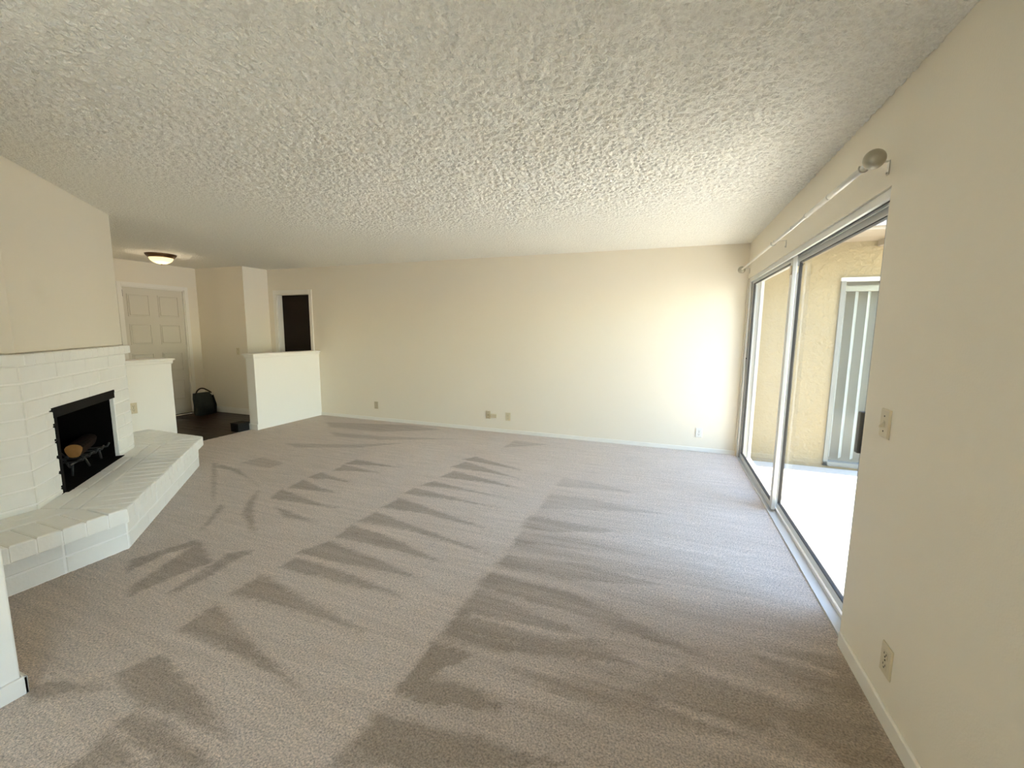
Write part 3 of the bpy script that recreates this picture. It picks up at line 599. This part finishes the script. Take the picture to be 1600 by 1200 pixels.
# ================================================================== THINGS
# ceiling light
L0 = Vector((-7.40, -1.56, H))
lt = empty('ceiling_light', L0); tag(lt, 'lit flush dome ceiling light with bronze rim in the entry', 'ceiling light')
link('rim', MB().lathe([(.175, 0), (.172, -.012), (.16, -.03), (.142, -.048), (.135, -.05), (.13, -.03), (.12, -.002)], L0, (0, 0, 1), 40), 'bronze', lt)
link('glass_dome', MB().lathe([(.137, -.040), (.134, -.055), (.12, -.082), (.092, -.107), (.055, -.122), (.02, -.127), (.001, -.128)], L0, (0, 0, 1), 40), 'lampglass', lt)
link('finial', MB().lathe([(.008, -.126), (.011, -.131), (.006, -.139), (.001, -.142)], L0, (0, 0, 1), 14), 'bronze', lt)
ll = bpy.data.lights.new('ceiling_bulb', 'POINT'); ll.energy = 1.6; ll.color = (1, .82, .58); ll.shadow_soft_size = .1
lo = bpy.data.objects.new('ceiling_bulb', ll); C.objects.link(lo); lo.location = L0 + Vector((0, 0, -.22))
# bag by the front door
B0 = Vector((-8.10, -0.70, -0.004))
bgE = empty('tote_bag', B0); tag(bgE, 'grey green canvas tote bag on the floor by the front door', 'bag')
def bagring(z, w, d, sx=0.0, sy=0.0):
    return [(B0.x + sx + d * math.copysign(abs(math.cos(t)) ** .55, math.cos(t)), B0.y + sy + .87 * w * math.copysign(abs(math.sin(t)) ** .55, math.sin(t)), B0.z + z) for t in [2 * math.pi * i / 20 for i in range(20)]]
link('body', MB().frustum([bagring(0, .15, .07), bagring(.04, .165, .085), bagring(.16, .16, .085, .005), bagring(.28, .155, .075, -.005, -.01), bagring(.37, .145, .05, -.012, -.015)], True, True, True), 'bag', bgE)
link('front_pocket', MB().frustum([bagring(.03, .10, .02, .075, .02), bagring(.12, .10, .028, .075, .02), bagring(.20, .09, .018, .072, .015)], True, True, True), 'bag', bgE)
link('side_panel', MB().frustum([bagring(.0, .02, .06, 0, .155), bagring(.15, .025, .07, 0, .16), bagring(.33, .012, .05, -.01, .14)], True, True, True), 'bagdark', bgE)
pts = [(B0.x + .02, B0.y - .13 + .26 * t, B0.z + .355 + .115 * math.sin(math.pi * min(1, t * 1.0)) ** .7 * (1.15 - .75 * t)) for t in [i / 12 for i in range(13)]]
link('handle', MB().tube(pts, .011, 8), 'strap', bgE)
link('white_tag', box(B0.x + .04, B0.x + .046, B0.y + .115, B0.y + .14, B0.z + .32, B0.z + .36), 'whiteplastic', bgE)
# low black box in place of an undetermined dark shape
bb = empty('floor_box', (-6.47, -1.30, -.004)); tag(bb, 'low black box for an undetermined dark shape beside the half wall end', 'box')
link('body', box(-6.545, -6.395, -1.385, -1.215, -.003, .105), 'blackbox', bb, bevel=.006)
link('lid', box(-6.548, -6.392, -1.388, -1.212, .105, .118), 'blackbox', bb, bevel=.004)

def wall_frame(px, py, pz, normal):
    """(u, z, w) -> world on a wall at (px, py) with the given inward normal"""
    n = Vector(normal); t = Vector((-n.y, n.x, 0))
    return lambda u, z, w: (px + t.x * u + n.x * w, py + t.y * u + n.y * w, pz + z)
def rect(u0, u1, z0, z1): return [(u0, z0), (u1, z0), (u1, z1), (u0, z1)]
def outlet(px, py, pz, nrm, label, mp='almond'):
    f = wall_frame(px, py, pz, nrm); r = empty('wall_outlet', (px, py, pz)); tag(r, label, 'outlet')
    link('cover_plate', MB().chprism(rect(-.037, .037, -.0585, .0585), 0, .007, .004, f, both=False), mp, r)
    for s in (-1, 1):
        q = link('receptacle', MB().chprism(rect(-.017, .017, s * .021 - .014, s * .021 + .014), .006, .0085, .002, f, both=False), mp, r)
        m2 = MB()
        for (a, b, c, d) in ((-.009, -.006, .0, .009), (.006, .009, .0, .008), (-.003, .003, -.010, -.004)):
            m2.chprism(rect(a, b, s * .021 + c, s * .021 + d), .008, .0093, .0003, f, both=False)
        link('slots', m2, 'slot', q)
    link('screw', MB().chprism(rect(-.003, .003, -.003, .003), .0065, .0085, .001, f, both=False), 'slot', r)
    return r
def jack(px, py, pz, nrm, label, mp='almond'):
    f = wall_frame(px, py, pz, nrm); r = empty('wall_jack', (px, py, pz)); tag(r, label, 'wall plate')
    link('cover_plate', MB().chprism(rect(-.036, .036, -.0575, .0575), 0, .007, .004, f, both=False), mp, r)
    link('socket', MB().chprism(rect(-.011, .011, -.012, .012), .006, .010, .002, f, both=False), 'almondd', r)
    link('screw', MB().chprism(rect(-.003, .003, .038, .044), .0065, .0085, .001, f, both=False), 'slot', r)
    link('screw', MB().chprism(rect(-.003, .003, -.044, -.038), .0065, .0085, .001, f, both=False), 'slot', r)
    return r
jack(-5.134, 0, .246, (0, -1, 0), 'almond wall plate alone on the back wall, nearest the half wall', 'almondd')
jack(-3.187, 0, .241, (0, -1, 0), 'almond jack plate with a small box touching its side')
outlet(-2.882, 0, .236, (0, -1, 0), 'almond outlet just right of the jack plate and small box')
outlet(-.403, 0, .234, (0, -1, 0), 'white outlet low on the back wall near the sliding door', 'whiteplastic')
outlet(0, -3.652, .233, (-1, 0, 0), 'almond outlet low on the side wall below the light switch')
outlet(-6.255, -2.655, .567, (1, 0, 0), 'almond outlet on the half wall beside the fireplace')
sb = empty('phone_box', (-3.095, 0, .236)); tag(sb, 'small almond surface box beside the jack plate', 'phone box')
link('body', box(-3.142, -3.052, -.026, 0, .207, .262), 'almond', sb, bevel=.004)
link('seam', box(-3.1425, -3.0515, -.0265, -.018, .232, .2335), 'almondd', sb)
def switch(px, py, pz, nrm, label, mp='almond'):
    f = wall_frame(px, py, pz, nrm); r = empty('light_switch', (px, py, pz)); tag(r, label, 'light switch')
    link('cover_plate', MB().chprism(rect(-.036, .036, -.058, .058), 0, .008, .005, f, both=False), mp, r)
    g = MB(); A = [f(u, z, .007) for u, z in rect(-.006, .006, -.012, .010)]; B = [f(u, z, .022) for u, z in rect(-.0045, .0045, -.016, -.008)]
    g.frustum([A, B]); link('toggle', g, mp, r)
    link('toggle_slot', MB().chprism(rect(-.0075, .0075, -.014, .014), .0075, .0083, .0003, f, both=False), 'almondd', r)
    for z in (-.03, .03): link('screw', MB().chprism(rect(-.003, .003, z - .003, z + .003), .0075, .0095, .001, f, both=False), 'slot', r)
    return r
switch(0, -3.434, 1.089, (-1, 0, 0), 'almond toggle light switch on the wall beside the sliding door')
switch(-7.53, -.45, 1.065, (0, -1, 0), 'almond light switch on the entry wall above the half wall')
# curtain rod
XR, ZR = -.088, 2.136
cr = empty('curtain_rod', (0, -1.64, ZR)); tag(cr, 'white metal curtain rod with ball ends above the sliding door', 'curtain rod')
link('rod', MB().tube([(XR, -3.25, ZR), (XR, -2.42, ZR)], .0135, 14), 'rodwhite', cr)
link('rod', MB().tube([(XR, -2.44, ZR), (XR, -.17, ZR)], .0105, 14), 'rodwhite', cr)
for y in (-2.80, -2.43, -2.12): link('rod_collar', MB().tube([(XR, y - .006, ZR), (XR, y + .006, ZR)], .0150 if y < -2.42 else .0125, 14), 'satin', cr)
def ball(y, s):
    pr = [(.016, 0), (.019, .004), (.019, .012), (.014, .018)]
    pr += [(.038 * math.sin(a), .052 - .038 * math.cos(a)) for a in [math.pi * (.13 + .87 * i / 14) for i in range(15)]]
    return link('finial', MB().lathe(pr, (XR, y, ZR), (0, s, 0), 28), 'ball', cr)
ball(-3.25, -1); ball(-.17, 1)
for y in (-3.20, -1.59, -.075):
    b = link('bracket', box(-.004, 0, y - .009, y + .009, 2.100, 2.158), 'satin', cr, bevel=.001)
    link('bracket_arm', box(XR - .002, 0, y - .007, y + .007, 2.152, 2.156) if y > -3 else box(XR + .02, 0, y - .007, y + .007, 2.152, 2.156), 'satin', b)
    pts = [(XR + .0165 * math.cos(t), y, ZR + .0165 * math.sin(t)) for t in [math.radians(60 - 25 * i) for i in range(12)]]
    link('bracket_cradle', MB().tube(pts, .0035, 8), 'satin', b)
    link('bracket_screw', MB().tube([(-.003, y, 2.108), (-.009, y, 2.108)], .004, 8), 'satin', b)

# ================================================================== PATIO
PZ = -0.10; SY = 0.20
struct('patio', box(WT, 6.2, -9.5, SY, PZ - .1, PZ), 'patio', 'bright sunlit concrete patio slab outside the sliding door', 'patio')
DX0, DX1, DZ0, DZ1 = 0.94, 2.76, -0.07, 2.045
mb = MB(); mb.box(WT, DX0, SY, SY + .15, PZ - .1, 2.62); mb.box(DX0, DX1, SY, SY + .15, DZ1, 2.62); mb.box(DX1, 6.2, SY, SY + .15, PZ - .1, 2.62); mb.box(DX0, DX1, SY, SY + .15, PZ - .1, DZ0)
struct('wall_patio_back', mb, 'stucco', 'tan stucco house wall seen through the sliding glass', 'wall')
struct('ground', box(6.2, 80, -60, 60, PZ - .6, PZ - .02), 'lawn', 'dry pale ground beyond the patio', 'ground')
struct('wall_patio_blocker', box(WT, 4.6, -4.55, -4.4, PZ - .1, 5.0), 'stucco', 'tall unseen stucco wall added beside the patio to block light', 'wall')  # unseen wall added to cut the light from this side
# eave over the stucco wall
ev = struct('roof_eave', box(WT + .05, 6.4, -0.40, SY + .6, 2.43, 2.46), 'soffit', 'cream roof eave above the patio stucco wall', 'eave')
x = .62
while x < 6.2:
    link('rafter', box(x, x + .085, -.39, SY, 2.37, 2.43), 'soffit', ev); x += .61
link('roof_deck', box(WT + .05, 6.4, -.42, SY + .6, 2.46, 2.56), 'roof', ev)
# door_4: neighbouring glass door with vertical blinds
d4 = empty('door_4', ((DX0 + DX1) / 2, SY, DZ0)); tag(d4, 'glass patio door with pale vertical blinds in the stucco wall', 'sliding door', kind='structure')
mb = MB(); mb.box(DX0, DX0 + .045, SY - .02, SY + .08, DZ0, DZ1); mb.box(DX1 - .045, DX1, SY - .02, SY + .08, DZ0, DZ1); mb.box(DX0, DX1, SY - .02, SY + .08, DZ0, DZ0 + .05); mb.box((DX0 + DX1) / 2 - .03, (DX0 + DX1) / 2 + .03, SY + .0, SY + .07, DZ0, DZ1)
link('frame', mb, 'greyframe', d4, bevel=.003)
link('head_trim', box(DX0 - .005, DX1 + .005, SY - .03, SY + .08, DZ1 - .03, DZ1 + .005), 'whitevinyl', d4)
link('glass_pane', box(DX0 + .045, DX1 - .045, SY + .03, SY + .036, DZ0 + .05, DZ1 - .03), 'glass', d4)
bl = empty('vertical_blind', ((DX0 + DX1) / 2, SY + .16, DZ1)); tag(bl, 'pale vertical slat blind hanging behind the neighbouring glass door', 'blind')
link('head_rail', box(DX0 + .03, DX1 - .03, SY + .11, SY + .16, DZ1 - .13, DZ1 - .07), 'backgrey', bl)
x = DX0 + .10
while x < DX1 - .06:
    a = math.radians(54); dx, dy = .044 * math.cos(a), .044 * math.sin(a)
    link('slat', MB().prism([(x - dx, SY + .17 - dy), (x + dx, SY + .17 + dy), (x + dx, SY + .173 + dy), (x - dx, SY + .173 - dy)], DZ0 + .06, DZ1 - .13), 'blind', bl)
    x += .115
struct('wall_blind_backing', MB().box(DX0 - .1, DX1 + .1, SY + .26, SY + .30, DZ0 - .05, 2.4).box(DX0 - .1, DX1 + .1, SY + .15, SY + .26, DZ0 - .06, DZ0 - .04), 'backgrey', 'added grey backing behind the vertical blinds for the glass reflection', 'wall')
